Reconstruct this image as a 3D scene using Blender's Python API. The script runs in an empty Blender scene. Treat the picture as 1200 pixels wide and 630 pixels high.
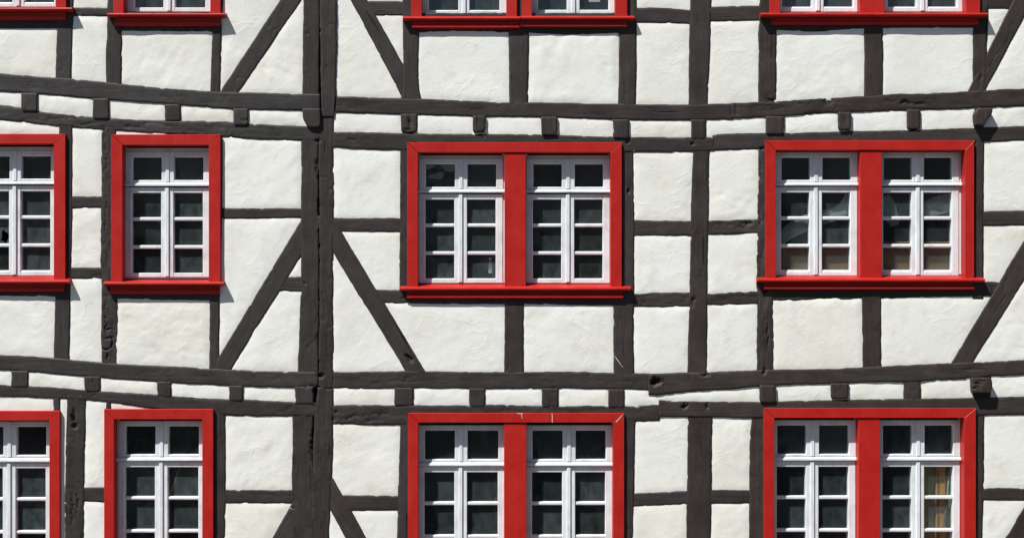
import bpy, math, random
import numpy as np
from mathutils import Vector

# ------------------------------------------------------------------ camera, sky, sun
S = 0.008                       # metres per photograph pixel on the wall plane
CXP, CYP = 565.0, 370.0         # pixel straight in front of the lens
D = 13.6                        # distance lens - wall (wall plane is y = 0, inside is +y)
ZB, YB = 2.9, 745.0             # height of photograph row 745

def Zp(py): return ZB + (YB - py) * S
def Xp(px): return (px - 600.0) * S
CX, CZ = Xp(CXP), Zp(CYP)

def P(px, py, y=0.0):
    """photograph pixel -> point on the plane at depth y behind the wall face"""
    k = (D + y) / D
    return (CX + (px - CXP) * S * k, y, CZ - (py - CYP) * S * k)

sc = bpy.context.scene
col = sc.collection
cam_d = bpy.data.cameras.new('camera')
cam = bpy.data.objects.new('camera', cam_d)
col.objects.link(cam)
cam.location = (CX, -D, CZ)
cam.rotation_euler = (math.radians(90), 0, 0)
cam_d.sensor_width = 36.0
cam_d.lens = 36.0 * D / (1200 * S)
cam_d.shift_x = (600 - CXP) / 1200.0
cam_d.shift_y = (CYP - 315) / 1200.0
cam_d.clip_end = 500
sc.camera = cam

SUN_T = Vector((1.14, 1.0, -2.2)).normalized()      # travel direction of the sunlight
w = bpy.data.worlds.new('World'); sc.world = w; w.use_nodes = True
nt = w.node_tree; nt.nodes.clear()
sky = nt.nodes.new('ShaderNodeTexSky'); sky.sky_type = 'NISHITA'; sky.sun_disc = False
sky.sun_elevation = math.asin(-SUN_T.z)
sky.sun_rotation = math.atan2(-SUN_T.x, -SUN_T.y)
bg = nt.nodes.new('ShaderNodeBackground'); bg.inputs['Strength'].default_value = 0.05
wo = nt.nodes.new('ShaderNodeOutputWorld')
nt.links.new(sky.outputs[0], bg.inputs[0]); nt.links.new(bg.outputs[0], wo.inputs[0])
sl = bpy.data.lights.new('sun', 'SUN'); sl.energy = 5.0; sl.angle = math.radians(0.53)
sl.color = (1.0, 0.978, 0.93)
so = bpy.data.objects.new('sun', sl); col.objects.link(so)
so.rotation_euler = SUN_T.to_track_quat('-Z', 'Y').to_euler()
so.location = (-10, -14, 25)
vs = sc.view_settings
vs.view_transform = 'Standard'; vs.look = 'None'; vs.exposure = 0.56; vs.gamma = 1.0
vs.use_curve_mapping = False

random.seed(7)
RNG = np.random.default_rng(11)

# ------------------------------------------------------------------ materials
def new_mat(name):
    m = bpy.data.materials.new(name); m.use_nodes = True
    n = m.node_tree.nodes; n.clear()
    out = n.new('ShaderNodeOutputMaterial')
    return m, m.node_tree, out

def N(t, kind, **kw):
    n = t.nodes.new(kind)
    for k, v in kw.items():
        if k.startswith('i_'):
            n.inputs[k[2:].replace('_', ' ')].default_value = v
        else:
            setattr(n, k, v)
    return n

def coords(t, scale, rot=(0, 0, 0), randomise=True):
    tc = N(t, 'ShaderNodeTexCoord')
    mp = N(t, 'ShaderNodeMapping'); mp.inputs['Scale'].default_value = scale
    mr = N(t, 'ShaderNodeMapping'); mr.inputs['Rotation'].default_value = rot
    t.links.new(tc.outputs['Object'], mr.inputs[0])
    if randomise:
        oi = N(t, 'ShaderNodeObjectInfo')
        mu = N(t, 'ShaderNodeMath', operation='MULTIPLY'); mu.inputs[1].default_value = 57.0
        t.links.new(oi.outputs['Random'], mu.inputs[0])
        ad = N(t, 'ShaderNodeVectorMath', operation='ADD')
        t.links.new(mr.outputs[0], ad.inputs[0]); t.links.new(mu.outputs[0], ad.inputs[1])
        t.links.new(ad.outputs[0], mp.inputs[0])
    else:
        t.links.new(mr.outputs[0], mp.inputs[0])
    return mp.outputs[0]

def noise(t, vec, scale, detail=4, rough=0.55):
    n = N(t, 'ShaderNodeTexNoise'); n.inputs['Scale'].default_value = scale
    n.inputs['Detail'].default_value = detail; n.inputs['Roughness'].default_value = rough
    t.links.new(vec, n.inputs['Vector'])
    return n.outputs['Fac']

def ramp(t, fac, stops):
    r = N(t, 'ShaderNodeValToRGB')
    el = r.color_ramp.elements
    while len(el) > 1: el.remove(el[0])
    el[0].position = stops[0][0]; el[0].color = (*stops[0][1], 1)
    for p, c in stops[1:]:
        e = el.new(p); e.color = (*c, 1)
    t.links.new(fac, r.inputs[0])
    return r.outputs[0]

def mixc(t, a, b, fac, mode='MIX'):
    m = N(t, 'ShaderNodeMix', data_type='RGBA', blend_type=mode)
    for s, v in ((m.inputs[0], fac), (m.inputs[6], a), (m.inputs[7], b)):
        if hasattr(v, 'is_linked'): t.links.new(v, s)
        else: s.default_value = v if not isinstance(v, tuple) else (*v, 1)[:4]
    return m.outputs[2]

def bump(t, h, strength, dist, normal=None):
    b = N(t, 'ShaderNodeBump'); b.inputs['Strength'].default_value = strength
    b.inputs['Distance'].default_value = dist
    t.links.new(h, b.inputs['Height'])
    if normal: t.links.new(normal, b.inputs['Normal'])
    return b.outputs[0]

def principled(t, out, color, rough, normal=None, spec=0.5):
    p = N(t, 'ShaderNodeBsdfPrincipled')
    for s, v in ((p.inputs['Base Color'], color), (p.inputs['Roughness'], rough)):
        if hasattr(v, 'is_linked'): t.links.new(v, s)
        else: s.default_value = v if not isinstance(v, tuple) else (*v, 1)[:4]
    p.inputs['Specular IOR Level'].default_value = spec
    if normal: t.links.new(normal, p.inputs['Normal'])
    t.links.new(p.outputs[0], out.inputs[0])
    return p

def gray(v): return (v, v, v)

def mat_wood(name, rotv):
    m, t, out = new_mat(name)
    v = coords(t, (60, 30, 3.0), rotv)          # grain runs along local z
    v2 = coords(t, (5, 5, 5))
    fine = noise(t, v, 1.0, 5, 0.62)
    blot = noise(t, v2, 1.0, 4, 0.6)
    vc = coords(t, (26, 10, 1.3), rotv)
    cr = noise(t, vc, 1.0, 3, 0.5)
    crack = ramp(t, cr, [(0.0, gray(1)), (0.27, gray(1)), (0.315, gray(0)), (1, gray(0))])
    base = ramp(t, blot, [(0.25, (0.028, 0.0232, 0.0212)), (0.5, (0.0360, 0.0302, 0.0282)), (0.78, (0.047, 0.0405, 0.0385))])
    g = ramp(t, fine, [(0.3, gray(0.80)), (0.7, gray(1.18))])
    c = mixc(t, base, g, 1.0, 'MULTIPLY')
    oi = N(t, 'ShaderNodeObjectInfo')
    ov = ramp(t, oi.outputs['Random'], [(0, (0.88, 0.86, 0.86)), (0.5, (1.0, 0.97, 0.96)), (1, (1.06, 1.10, 1.15))])
    c = mixc(t, c, ov, 1.0, 'MULTIPLY')
    sx = N(t, 'ShaderNodeSeparateXYZ'); t.links.new(oi.outputs['Location'], sx.inputs[0])
    mr = N(t, 'ShaderNodeMapRange'); mr.inputs[1].default_value = -4.5; mr.inputs[2].default_value = 4.5
    t.links.new(sx.outputs[0], mr.inputs[0])          # the right-hand bays were painted from a browner tin
    c = mixc(t, c, ramp(t, mr.outputs[0], [(0, (0.94, 0.98, 0.99)), (1, (0.99, 0.91, 0.88))]), 1.0, 'MULTIPLY')
    c = mixc(t, c, (0.012, 0.010, 0.009), crack)
    rg = ramp(t, blot, [(0.3, gray(0.52)), (0.7, gray(0.70))])
    n1 = bump(t, fine, 0.35, 0.006)
    vp = coords(t, (110, 110, 34), rotv)
    n1 = bump(t, noise(t, vp, 1.0, 5, 0.7), 0.40, 0.004, n1)
    inv = N(t, 'ShaderNodeInvert'); t.links.new(crack, inv.inputs[1])
    n2 = bump(t, inv.outputs[0], 0.8, 0.008, n1)
    principled(t, out, c, rg, n2, 0.22)
    return m

R90 = math.radians(90)
M = {}
M['wood_v'] = mat_wood('dark_timber_upright', (0, 0, 0))
M['wood_h'] = mat_wood('dark_timber_level', (0, R90, 0))
M['wood_l'] = mat_wood('dark_timber_leaning', (0, math.radians(31), 0))
M['wood_r'] = mat_wood('dark_timber_raking', (0, math.radians(-31), 0))

def mat_plaster():
    m, t, out = new_mat('lime_plaster')
    v = coords(t, (1, 1, 1), (0, 0, 0), False)
    vr = coords(t, (1, 1, 1))
    big = noise(t, vr, 2.2, 3, 0.5)
    mid = noise(t, vr, 7.0, 5, 0.6)
    c = ramp(t, big, [(0.25, (0.690, 0.685, 0.635)), (0.5, (0.725, 0.728, 0.690)), (0.8, (0.745, 0.752, 0.728))])
    st = ramp(t, mid, [(0.30, (0.915, 0.905, 0.875)), (0.47, gray(1.0)), (1, gray(1.0))])
    c = mixc(t, c, st, 0.8, 'MULTIPLY')
    oi = N(t, 'ShaderNodeObjectInfo')
    ov = ramp(t, oi.outputs['Random'], [(0, (0.965, 0.955, 0.925)), (0.5, (0.99, 0.99, 0.985)), (1, (1.0, 1.005, 1.0))])
    c = mixc(t, c, ov, 1.0, 'MULTIPLY')
    vs_ = coords(t, (34, 30, 46))
    n1 = bump(t, noise(t, vs_, 1.0, 5, 0.62), 0.19, 0.006)
    vt = coords(t, (8, 8, 11), (0, math.radians(24), 0))
    n1 = bump(t, noise(t, vt, 1.0, 3, 0.5), 0.15, 0.012, n1)
    vk = coords(t, (4.6, 4.6, 6.5), (0, math.radians(20), 0)); kn = noise(t, vk, 1.0, 1.6, 0.45)
    line = ramp(t, kn, [(0.41, gray(0)), (0.485, gray(1)), (0.51, gray(0.25)), (0.60, gray(0))])
    vq = coords(t, (3.1, 3.1, 3.1)); msk = ramp(t, noise(t, vq, 1.0, 2, 0.5), [(0.48, gray(0)), (0.62, gray(1))])
    n1 = bump(t, mixc(t, line, msk, 1.0, 'MULTIPLY'), 0.15, 0.006, n1)
    vg = coords(t, (190, 190, 190))
    n1 = bump(t, noise(t, vg, 1.0, 2, 0.5), 0.10, 0.002, n1)
    principled(t, out, c, 0.9, n1, 0.15)
    return m
M['plaster'] = mat_plaster()

def mat_paint(name, base, dark, light, rough, grain):
    m, t, out = new_mat(name)
    v = coords(t, (6, 6, 6)); f = noise(t, v, 1.0, 5, 0.62)
    c = ramp(t, f, [(0.28, dark), (0.5, base), (0.75, light)])
    v2 = coords(t, grain); g = noise(t, v2, 1.0, 4, 0.6)
    gm = ramp(t, g, [(0.3, gray(0.93)), (0.6, gray(1.03))])
    c = mixc(t, c, gm, 1.0, 'MULTIPLY')
    rg = ramp(t, f, [(0.3, gray(rough - 0.06)), (0.7, gray(rough + 0.10))])
    nn = bump(t, g, 0.22, 0.002)
    principled(t, out, c, rg, nn, 0.28)
    return m
M['red'] = mat_paint('red_gloss_paint', (0.375, 0.0125, 0.0085), (0.340, 0.0105, 0.0075), (0.405, 0.0160, 0.0110), 0.46, (40, 40, 5))
M['red_h'] = mat_paint('red_gloss_paint_level', (0.375, 0.0125, 0.0085), (0.335, 0.0105, 0.0075), (0.410, 0.0165, 0.0115), 0.46, (5, 40, 40))
M['white'] = mat_paint('white_gloss_paint', (0.645, 0.675, 0.70), (0.52, 0.53, 0.53), (0.70, 0.73, 0.755), 0.38, (50, 50, 6))
M['worn'] = mat_paint('worn_paint_chips', (0.60, 0.56, 0.50), (0.45, 0.38, 0.33), (0.7, 0.68, 0.62), 0.6, (50, 50, 50))

def mat_glass(name, dust):
    m, t, out = new_mat(name)
    v = coords(t, (3.2, 3.2, 2.2))
    nn = bump(t, noise(t, v, 1.0, 2, 0.5), 0.30, 0.020)
    tr = N(t, 'ShaderNodeBsdfTransparent'); tr.inputs[0].default_value = (0.86, 0.90, 0.885, 1)
    df = N(t, 'ShaderNodeBsdfDiffuse'); df.inputs[0].default_value = (0.27, 0.335, 0.345, 1)
    vd = coords(t, (14, 14, 9)); d = noise(t, vd, 1.0, 5, 0.7)
    dm = N(t, 'ShaderNodeMath', operation='MULTIPLY'); dm.inputs[1].default_value = dust
    dr = ramp(t, d, [(0.3, gray(0.35)), (0.75, gray(1.5))])
    oi = N(t, 'ShaderNodeObjectInfo')
    ra = N(t, 'ShaderNodeMapRange'); ra.inputs[3].default_value = 0.5; ra.inputs[4].default_value = 1.5
    t.links.new(oi.outputs['Random'], ra.inputs[0])
    dq = N(t, 'ShaderNodeMath', operation='MULTIPLY')
    t.links.new(dr, dq.inputs[0]); t.links.new(ra.outputs[0], dq.inputs[1])
    t.links.new(dq.outputs[0], dm.inputs[0])
    mx = N(t, 'ShaderNodeMixShader')
    t.links.new(dm.outputs[0], mx.inputs[0]); t.links.new(tr.outputs[0], mx.inputs[1]); t.links.new(df.outputs[0], mx.inputs[2])
    gl = N(t, 'ShaderNodeBsdfGlossy'); gl.inputs['Roughness'].default_value = 0.015
    t.links.new(nn, gl.inputs['Normal'])
    lw = N(t, 'ShaderNodeLayerWeight'); lw.inputs['Blend'].default_value = 0.5      # Schlick reflectance of a thin sheet
    pw = N(t, 'ShaderNodeMath', operation='POWER'); pw.inputs[1].default_value = 5.0
    t.links.new(lw.outputs['Facing'], pw.inputs[0])
    fr = N(t, 'ShaderNodeMath', operation='MULTIPLY_ADD'); fr.inputs[1].default_value = 0.955; fr.inputs[2].default_value = 0.045
    t.links.new(pw.outputs[0], fr.inputs[0])
    m2 = N(t, 'ShaderNodeMixShader')
    t.links.new(fr.outputs[0], m2.inputs[0]); t.links.new(mx.outputs[0], m2.inputs[1]); t.links.new(gl.outputs[0], m2.inputs[2])
    t.links.new(m2.outputs[0], out.inputs[0])
    return m
M['glass'] = mat_glass('old_window_glass', 0.070)
M['glass_dusty'] = mat_glass('dusty_window_glass', 0.16)

def mat_fabric(name, a, b, scale, rough=0.9):
    m, t, out = new_mat(name)
    v = coords(t, scale); f = noise(t, v, 1.0, 5, 0.65)
    c = ramp(t, f, [(0.3, a), (0.7, b)])
    nn = bump(t, f, 0.3, 0.004)
    principled(t, out, c, rough, nn, 0.2)
    return m
M['net'] = mat_fabric('dark_grey_green_net', (0.075, 0.095, 0.092), (0.130, 0.155, 0.148), (9, 9, 5))
M['net_grey'] = mat_fabric('charcoal_net', (0.065, 0.074, 0.072), (0.110, 0.120, 0.116), (8, 8, 5))
M['gauze'] = mat_fabric('pale_gauze', (0.22, 0.235, 0.24), (0.36, 0.375, 0.38), (10, 10, 40))
M['brown_board'] = mat_fabric('brown_board', (0.19, 0.098, 0.045), (0.27, 0.150, 0.072), (4, 30, 40), 0.6)
M['ochre'] = mat_fabric('ochre_cloth', (0.34, 0.28, 0.16), (0.44, 0.36, 0.21), (60, 20, 3))
M['orange_wood'] = mat_fabric('orange_wood', (0.55, 0.25, 0.07), (0.68, 0.34, 0.11), (40, 40, 4), 0.5)
M['grey_metal'] = mat_fabric('grey_metal', (0.28, 0.27, 0.24), (0.36, 0.35, 0.30), (30, 30, 30), 0.4)
M['yellow_cord'] = mat_fabric('yellow_cord', (0.55, 0.36, 0.06), (0.68, 0.46, 0.10), (90, 90, 90))
M['white_ceramic'] = mat_fabric('white_ceramic', (0.62, 0.62, 0.60), (0.72, 0.72, 0.70), (20, 20, 20), 0.3)
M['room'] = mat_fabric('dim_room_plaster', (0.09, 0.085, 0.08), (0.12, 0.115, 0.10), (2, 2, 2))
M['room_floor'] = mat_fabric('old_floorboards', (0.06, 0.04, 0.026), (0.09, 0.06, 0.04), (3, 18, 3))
M['roof'] = mat_fabric('dark_roof_slates', (0.028, 0.030, 0.033), (0.045, 0.047, 0.050), (6, 6, 6))
M['stone'] = mat_fabric('grey_stone', (0.20, 0.19, 0.17), (0.30, 0.285, 0.26), (4, 4, 4))
M['bark'] = mat_fabric('grey_bark', (0.050, 0.042, 0.034), (0.095, 0.080, 0.066), (14, 14, 4))
M['facing'] = mat_fabric('tan_render', (0.13, 0.11, 0.09), (0.18, 0.16, 0.13), (2, 2, 2))
M['shutter'] = mat_fabric('green_shutter_paint', (0.03, 0.06, 0.045), (0.045, 0.08, 0.06), (9, 9, 9), 0.5)

def mat_cobble():
    m, t, out = new_mat('basalt_setts')
    tc = N(t, 'ShaderNodeTexCoord')
    b = N(t, 'ShaderNodeTexBrick'); b.inputs['Scale'].default_value = 4.0
    b.inputs['Color1'].default_value = (0.060, 0.058, 0.056, 1); b.inputs['Color2'].default_value = (0.095, 0.091, 0.086, 1)
    b.inputs['Mortar'].default_value = (0.035, 0.032, 0.028, 1); b.inputs['Mortar Size'].default_value = 0.03
    t.links.new(tc.outputs['Object'], b.inputs['Vector'])
    nn = bump(t, b.outputs['Fac'], -0.6, 0.02)
    principled(t, out, b.outputs['Color'], 0.75, nn, 0.3)
    return m
M['cobble'] = mat_cobble()

# ------------------------------------------------------------------ mesh helpers
def mesh_obj(name, verts, faces, mat, parent=None, smooth=False, mesh=None):
    """links ONE mesh object whose origin is the middle of its bounds (world coords in)"""
    v = np.asarray(verts, dtype=float)
    c = (v.min(0) + v.max(0)) / 2
    me = bpy.data.meshes.new(name)
    me.from_pydata((v - c).tolist(), [], [tuple(map(int, f)) for f in faces])
    me.materials.append(mat)
    if smooth: me.polygons.foreach_set('use_smooth', [True] * len(me.polygons))
    me.update()
    o = bpy.data.objects.new(name, me); col.objects.link(o)
    if parent is not None:
        o.parent = parent
        o.location = Vector(c) - world_loc(parent)
    else:
        o.location = c
    return o

def world_loc(o):
    l = Vector(o.location)
    while o.parent: o = o.parent; l = l + Vector(o.location)
    return l

def tag(o, label, cat, group=None, kind=None):
    o['label'] = label; o['category'] = cat
    if group: o['group'] = group
    if kind: o['kind'] = kind

class MB:
    def __init__(self): self.v = []; self.f = []
    def add(self, v, f):
        n = len(self.v); self.v += [tuple(p) for p in v]; self.f += [tuple(i + n for i in q) for q in f]
    def box(self, x0, x1, y0, y1, z0, z1):
        self.add([(x0,y0,z0),(x1,y0,z0),(x1,y1,z0),(x0,y1,z0),(x0,y0,z1),(x1,y0,z1),(x1,y1,z1),(x0,y1,z1)],
                 [(0,3,2,1),(4,5,6,7),(0,1,5,4),(1,2,6,5),(2,3,7,6),(3,0,4,7)])
    def cbox(self, x0, x1, y0, y1, z0, z1, c=0.004):
        """box whose front (y0) edges are chamfered"""
        self.prism([(x0,z0),(x1,z0),(x1,z1),(x0,z1)], y0, y1, c)
    def prism(self, poly, y0, y1, c=0.003):
        """convex polygon in x,z pushed from y0 (front, chamfered) to y1"""
        n = len(poly)
        a = sum(poly[i][0]*poly[(i+1)%n][1] - poly[(i+1)%n][0]*poly[i][1] for i in range(n))
        if a < 0: poly = poly[::-1]
        inner = []
        for i in range(n):
            p0, p1, p2 = (Vector(poly[i-1]), Vector(poly[i]), Vector(poly[(i+1) % n]))
            d1 = (p1-p0).normalized(); d2 = (p2-p1).normalized()
            n1 = Vector((-d1.y, d1.x)); n2 = Vector((-d2.y, d2.x))
            b = (n1+n2); b = b / max(0.2, b.dot(n1))
            inner.append(p1 + b*c)
        v = [(p.x, y0, p.y) for p in inner] + [(p[0], y0+c, p[1]) for p in poly] + [(p[0], y1, p[1]) for p in poly]
        f = [tuple(range(n))]
        for k in (0, n):
            for i in range(n):
                j = (i+1) % n
                f.append((k+i, k+n+i, k+n+j, k+j))
        f.append(tuple(2*n+i for i in reversed(range(n))))
        self.add(v, f)
    def extrude_x(self, prof, x0, x1):
        """profile in (y,z), closed, swept along x"""
        n = len(prof)
        v = [(x0, p[0], p[1]) for p in prof] + [(x1, p[0], p[1]) for p in prof]
        f = [tuple(reversed(range(n))), tuple(n+i for i in range(n))]
        for i in range(n):
            j = (i+1) % n; f.append((i, j, n+j, n+i))
        self.add(v, f)
    def tube(self, pts, radii, seg=6):
        n0 = len(self.v); m = len(pts)
        for i, p in enumerate(pts):
            p = Vector(p)
            d = (Vector(pts[min(i+1, m-1)]) - Vector(pts[max(i-1, 0)])).normalized()
            a = d.orthogonal().normalized(); b = d.cross(a)
            for k in range(seg):
                q = p + (a*math.cos(2*math.pi*k/seg) + b*math.sin(2*math.pi*k/seg)) * radii[i]
                self.v.append(tuple(q))
        for i in range(m-1):
            for k in range(seg):
                k2 = (k+1) % seg
                self.f.append((n0+i*seg+k, n0+i*seg+k2, n0+(i+1)*seg+k2, n0+(i+1)*seg+k))
        self.f.append(tuple(n0+k for k in reversed(range(seg))))
        self.f.append(tuple(n0+(m-1)*seg+k for k in range(seg)))
    def build(self, name, mat, parent=None, smooth=False):
        return mesh_obj(name, self.v, self.f, mat, parent, smooth)

def hash2(ix, iy, seed):
    h = (ix * 374761393 + iy * 668265263 + seed * 1442695041) & 0xffffffff
    h = ((h ^ (h >> 13)) * 1274126177) & 0xffffffff
    return ((h ^ (h >> 16)) & 0xffff) / 65535.0
def vnoise(x, y, seed=0):
    x = np.asarray(x, float); y = np.asarray(y, float)
    ix = np.floor(x).astype(np.int64); iy = np.floor(y).astype(np.int64)
    fx = x - ix; fy = y - iy
    fx = fx*fx*fx*(fx*(fx*6-15)+10); fy = fy*fy*fy*(fy*(fy*6-15)+10)
    a = hash2(ix, iy, seed); b = hash2(ix+1, iy, seed); c = hash2(ix, iy+1, seed); d = hash2(ix+1, iy+1, seed)
    return ((a*(1-fx)+b*fx)*(1-fy) + (c*(1-fx)+d*fx)*fy)*2 - 1

# ------------------------------------------------------------------ the house
house = bpy.data.objects.new('timber_framed_house', None); col.objects.link(house)
tag(house, 'tall half-timbered house front with dark beams, white plaster panels and red-framed windows', 'house')

X0, X1, Y0, Y1 = -200, 1400, -194, 770          # built stretch of the front, in photograph pixels

# --- timbers.  h: (x, top, bottom) stations   v: (y, left, right) stations
beams = []
def rail(pts, d=-0.012, name='rail', ext=0, rough=0.0): beams.append(('h', pts, d, name, ext, rough, 'wood_h'))
def nog(pts, d=-0.005, name='nogging', rough=0.0): beams.append(('h', pts, d, name, 3, rough, 'wood_h'))
def post(pts, d=-0.008, name='post', ext=4, rough=0.0): beams.append(('v', pts, d, name, ext, rough, 'wood_v'))
def brace(pts, mat, d=-0.006): beams.append(('v', pts, d, 'brace', 3, 0.0, mat))
def joist(x0, x1, y0, y1, d=-0.016, t=1.2, rough=0.3):
    beams.append(('v', [(y0, x0, x1), (y1-2.5, x0, x1), (y1, x0+t, x1-t)], d, 'joist_end', 0, rough, 'wood_v'))

# long rails
rail([(X0,-194,-172),(600,-190,-168),(X1,-194,-172)])
RA_l = [(X0,78,100),(0,86,107),(90,93,113.5),(125,96.5,116.5),(190,103,121.5),(254,107.5,126.5),(300,108.5,128.5),(375,110.5,129.5)]
RA_m = [(393,113,132),(440,114,133),(493,115.5,134.5),(600,120,137),(650,120,137.5),(740,122.5,141),(790,123,141.5),(859,121.5,139.5)]
RA_r = [(857,120.5,139.5),(889,119.5,138),(984,114.5,132),(1062,110,129),(1133,107.5,127),(1200,103.5,124.5),(X1,92,113)]
RB_l = [(X0,110,128),(0,123,141),(50,131,146),(110,137,152),(152,139.5,155),(260,142.5,160.5),(300,145,163),(375,148,166)]
RB_m = [(390,155,172),(430,155,175),(470,156,176),(600,157.5,177),(722,160,178),(800,161,178.5),(837,161,177)]
RB_r = [(835,157.5,176),(900,155.5,174),(985,154.5,171),(1080,152,169),(1153,149.5,166.5),(1200,147.5,164),(X1,138,155)]
RC_l = [(X0,409,426),(0,415.5,433),(62,419,437.5),(118,424,442),(180,428,446.5),(254,432,451),(300,434.5,453),(373,435.5,454)]
RC_m = [(390,435.5,454.5),(480,434.5,454.5),(600,436,455.5),(660,435.5,455),(761,437,457)]
RC_r = [(760,438,463.5),(775,438,463),(806,436.5,458.5),(850,434.5,456),(900,433,451.5),(1012,430.5,448.5),(1080,427,446),(1139,424,442.5),(1200,421.5,438.5),(X1,411,428)]
RD_l = [(X0,440,453),(0,450.5,464),(62,453.5,466.5),(118,457.5,469.5),(160,461,475),(200,463.5,481),(264,467,486.5),(320,470,487.5),(370.5,471,488)]
RD_m = [(390,475,496),(430,474,497),(470,474,497),(600,474.5,495),(700,475.5,494),(740,475.5,493.5),(773,473,492)]
RD_r = [(772,468.5,488),(806,469.5,487.5),(880,471,490),(920,470,489),(980,468,487),(1060,466.5,486),(1139,465.5,486.5),(1200,464.5,485),(X1,456,474)]
rail(RA_l, -0.013); rail(RA_m, -0.011); rail(RA_r, -0.014, rough=0.4)
rail(RB_l, -0.010, rough=0.5); rail(RB_m, -0.013, rough=0.2); rail(RB_r, -0.009)
rail(RC_l, -0.012); rail(RC_m, -0.010, rough=0.3); rail(RC_r, -0.018, rough=0.2)
rail(RD_l, -0.010, rough=0.3); rail(RD_m, -0.012, rough=0.6); rail(RD_r, -0.016)
rail([(X0,743,764),(600,747,767),(X1,740,762)], -0.012)

def at(pts, x, k): return float(np.interp(x, [p[0] for p in pts], [p[k] for p in pts]))
def railtop(x, seq): 
    for r in seq:
        if r[0][0] <= x <= r[-1][0]: return at(r, x, 1)
def railbot(x, seq):
    for r in seq:
        if r[0][0] <= x <= r[-1][0]: return at(r, x, 2)
RA, RB, RC, RD = (RA_l,RA_m,RA_r), (RB_l,RB_m,RB_r), (RC_l,RC_m,RC_r), (RD_l,RD_m,RD_r)
# joist heads between the paired rails: x0, x1, projection, hang below lower rail's top
for x0, x1, d, h in ((-145,-126,-0.017,1),(-60,-41,-0.018,2),(25.5,44,-0.022,2),(109,127,-0.021,2),(193,212,-0.014,1),(273,291,-0.024,3),(470,488.5,-0.020,-1),
                  (554,569,-0.036,-2),(634,653,-0.034,0),(718,737,-0.030,2),(809.5,827.5,-0.015,2),(897,919,-0.024,2),(983,997,-0.040,-2),
                  (1062.5,1079,-0.024,-1),(1240,1258,-0.02,1),(1320,1338,-0.02,1)):
    xm = (x0+x1)/2; joist(x0, x1, railbot(xm, RA)-0.6, railtop(xm, RB)+h, d)
for x0, x1, d, h in ((-150,-131,-0.017,1),(-70,-51,-0.018,2),(13,32,-0.017,2),(98.5,117,-0.015,2),(184,201,-0.015,2),(268.5,285,-0.018,2),(462,485,-0.016,1),
                  (549.7,568,-0.015,2),(635,654.5,-0.015,2),(713,731,-0.016,2),(890.5,909,-0.040,1),(973.5,994.5,-0.030,-1),(1058.7,1079,-0.016,2),
                  (1240,1258,-0.02,1),(1320,1338,-0.02,1)):
    xm = (x0+x1)/2; joist(x0, x1, railbot(xm, RC)-0.6, railtop(xm, RD)+h, d)
# the two joist heads that stick out at the right
beams.append(('v', [(126.5,1147,1162),(129,1144,1164),(134,1142.5,1162),(140,1143,1157),(147,1144,1153)], -0.075, 'joist_end', 0, 0.3, 'wood_v'))
beams.append(('v', [(122,1142,1152),(151,1142,1153)], -0.010, 'joist_end', 0, 0.1, 'wood_v'))
beams.append(('v', [(442.2,1139.5,1160),(445,1139,1162.5),(456,1139,1162.5),(460,1141,1160.5)], -0.085, 'joist_end', 0, 0.9, 'wood_v'))
beams.append(('v', [(438,1140,1161),(468,1140,1161)], -0.010, 'joist_end', 0, 0.1, 'wood_v'))
# twin post joint pieces
beams.append(('v', [(127,354.5,375),(140,355,375.5),(146,358,375.5),(149.5,363,373)], -0.045, 'joist_end', 0, 0.3, 'wood_v'))
beams.append(('v', [(452,345.5,367.5),(473,345.5,367.5)], -0.017, 'joist_end', 0, 0.3, 'wood_v'))

# upper storey uprights
post([(-172,-76,-58),(80,-78,-60)]); post([(-172,-170,-150),(82,-172,-152)])
post([(-172,70,86),(0,68,86),(92,65,83)]); post([(-172,127,142),(0,126,142),(97,124.5,142.5)], rough=0.4)
post([(-172,251,265),(0,250,262),(30,249.5,260),(107,246.5,258)])
brace([(-45,357,383),(0,328,353.5),(108,257.5,279.5)], 'wood_r')
post([(-172,357,374.5),(0,356,374.2),(111,354,374.3)])
beams.append(('v', [(-172,376,395),(0,375.3,394.5),(110,375.9,393.5),(137,376.5,392)], -0.020, 'post', 0, 0.2, 'wood_v'))
brace([(-40,390,407),(0,411,430.5),(113,470,492)], 'wood_l')
post([(-172,472,491),(0,472,491),(80,472.5,490.5),(104,472,491),(116,469,494)])
nog([(434,1.5,18),(482,1.5,18)])
post([(-172,603,615),(0,602,616),(24,598,619),(40,596,620),(119,596.5,619)])
post([(-172,733,747),(0,730,746),(30,725,746),(121,724.5,745)])
post([(-172,809,834),(0,808.5,833.5),(123,807,829.5)])
nog([(745,9.5,27),(780,9.5,27),(808,12,29)]); nog([(833,8.5,26),(890,7,24.5)])
post([(-172,890,906),(0,890,905),(30,889.5,910.5),(118,889,910)], rough=0.7)
post([(25,1013,1035),(113,1012.5,1034.5)]); post([(-172,1145,1160),(0,1145,1158),(30,1140,1158),(106,1140,1155)])
brace([(-60,1219,1246),(21,1177,1200),(106,1135,1154)], 'wood_r', -0.009)
nog([(1150,-7,11),(1192,-7,10.5)]); nog([(84,9,19),(126,9.5,19)])
for a in ([(-60,15,33),(68,15,33.5)], [(142,15,36),(250,15,37)], [(491,15,38),(540,15,36),(596,15,39)], [(620,15,39),(660,15,41),(725,15,38.5)],
          [(910,15,35.5),(960,15,38),(1013,15,33.5)], [(1034,15,33.5),(1140,15,33)]): nog(a, -0.004)
for yt, yb in ((-172, 100), (150, 420), (470, 745)):
    post([(yt,1276,1300),(yb,1274,1299)]); post([(yt,1372,1392),(yb,1372,1392)])
nog([(-152,10,26),(-76,10,26)]); nog([(1300,10,26),(1372,10,26)])
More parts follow.
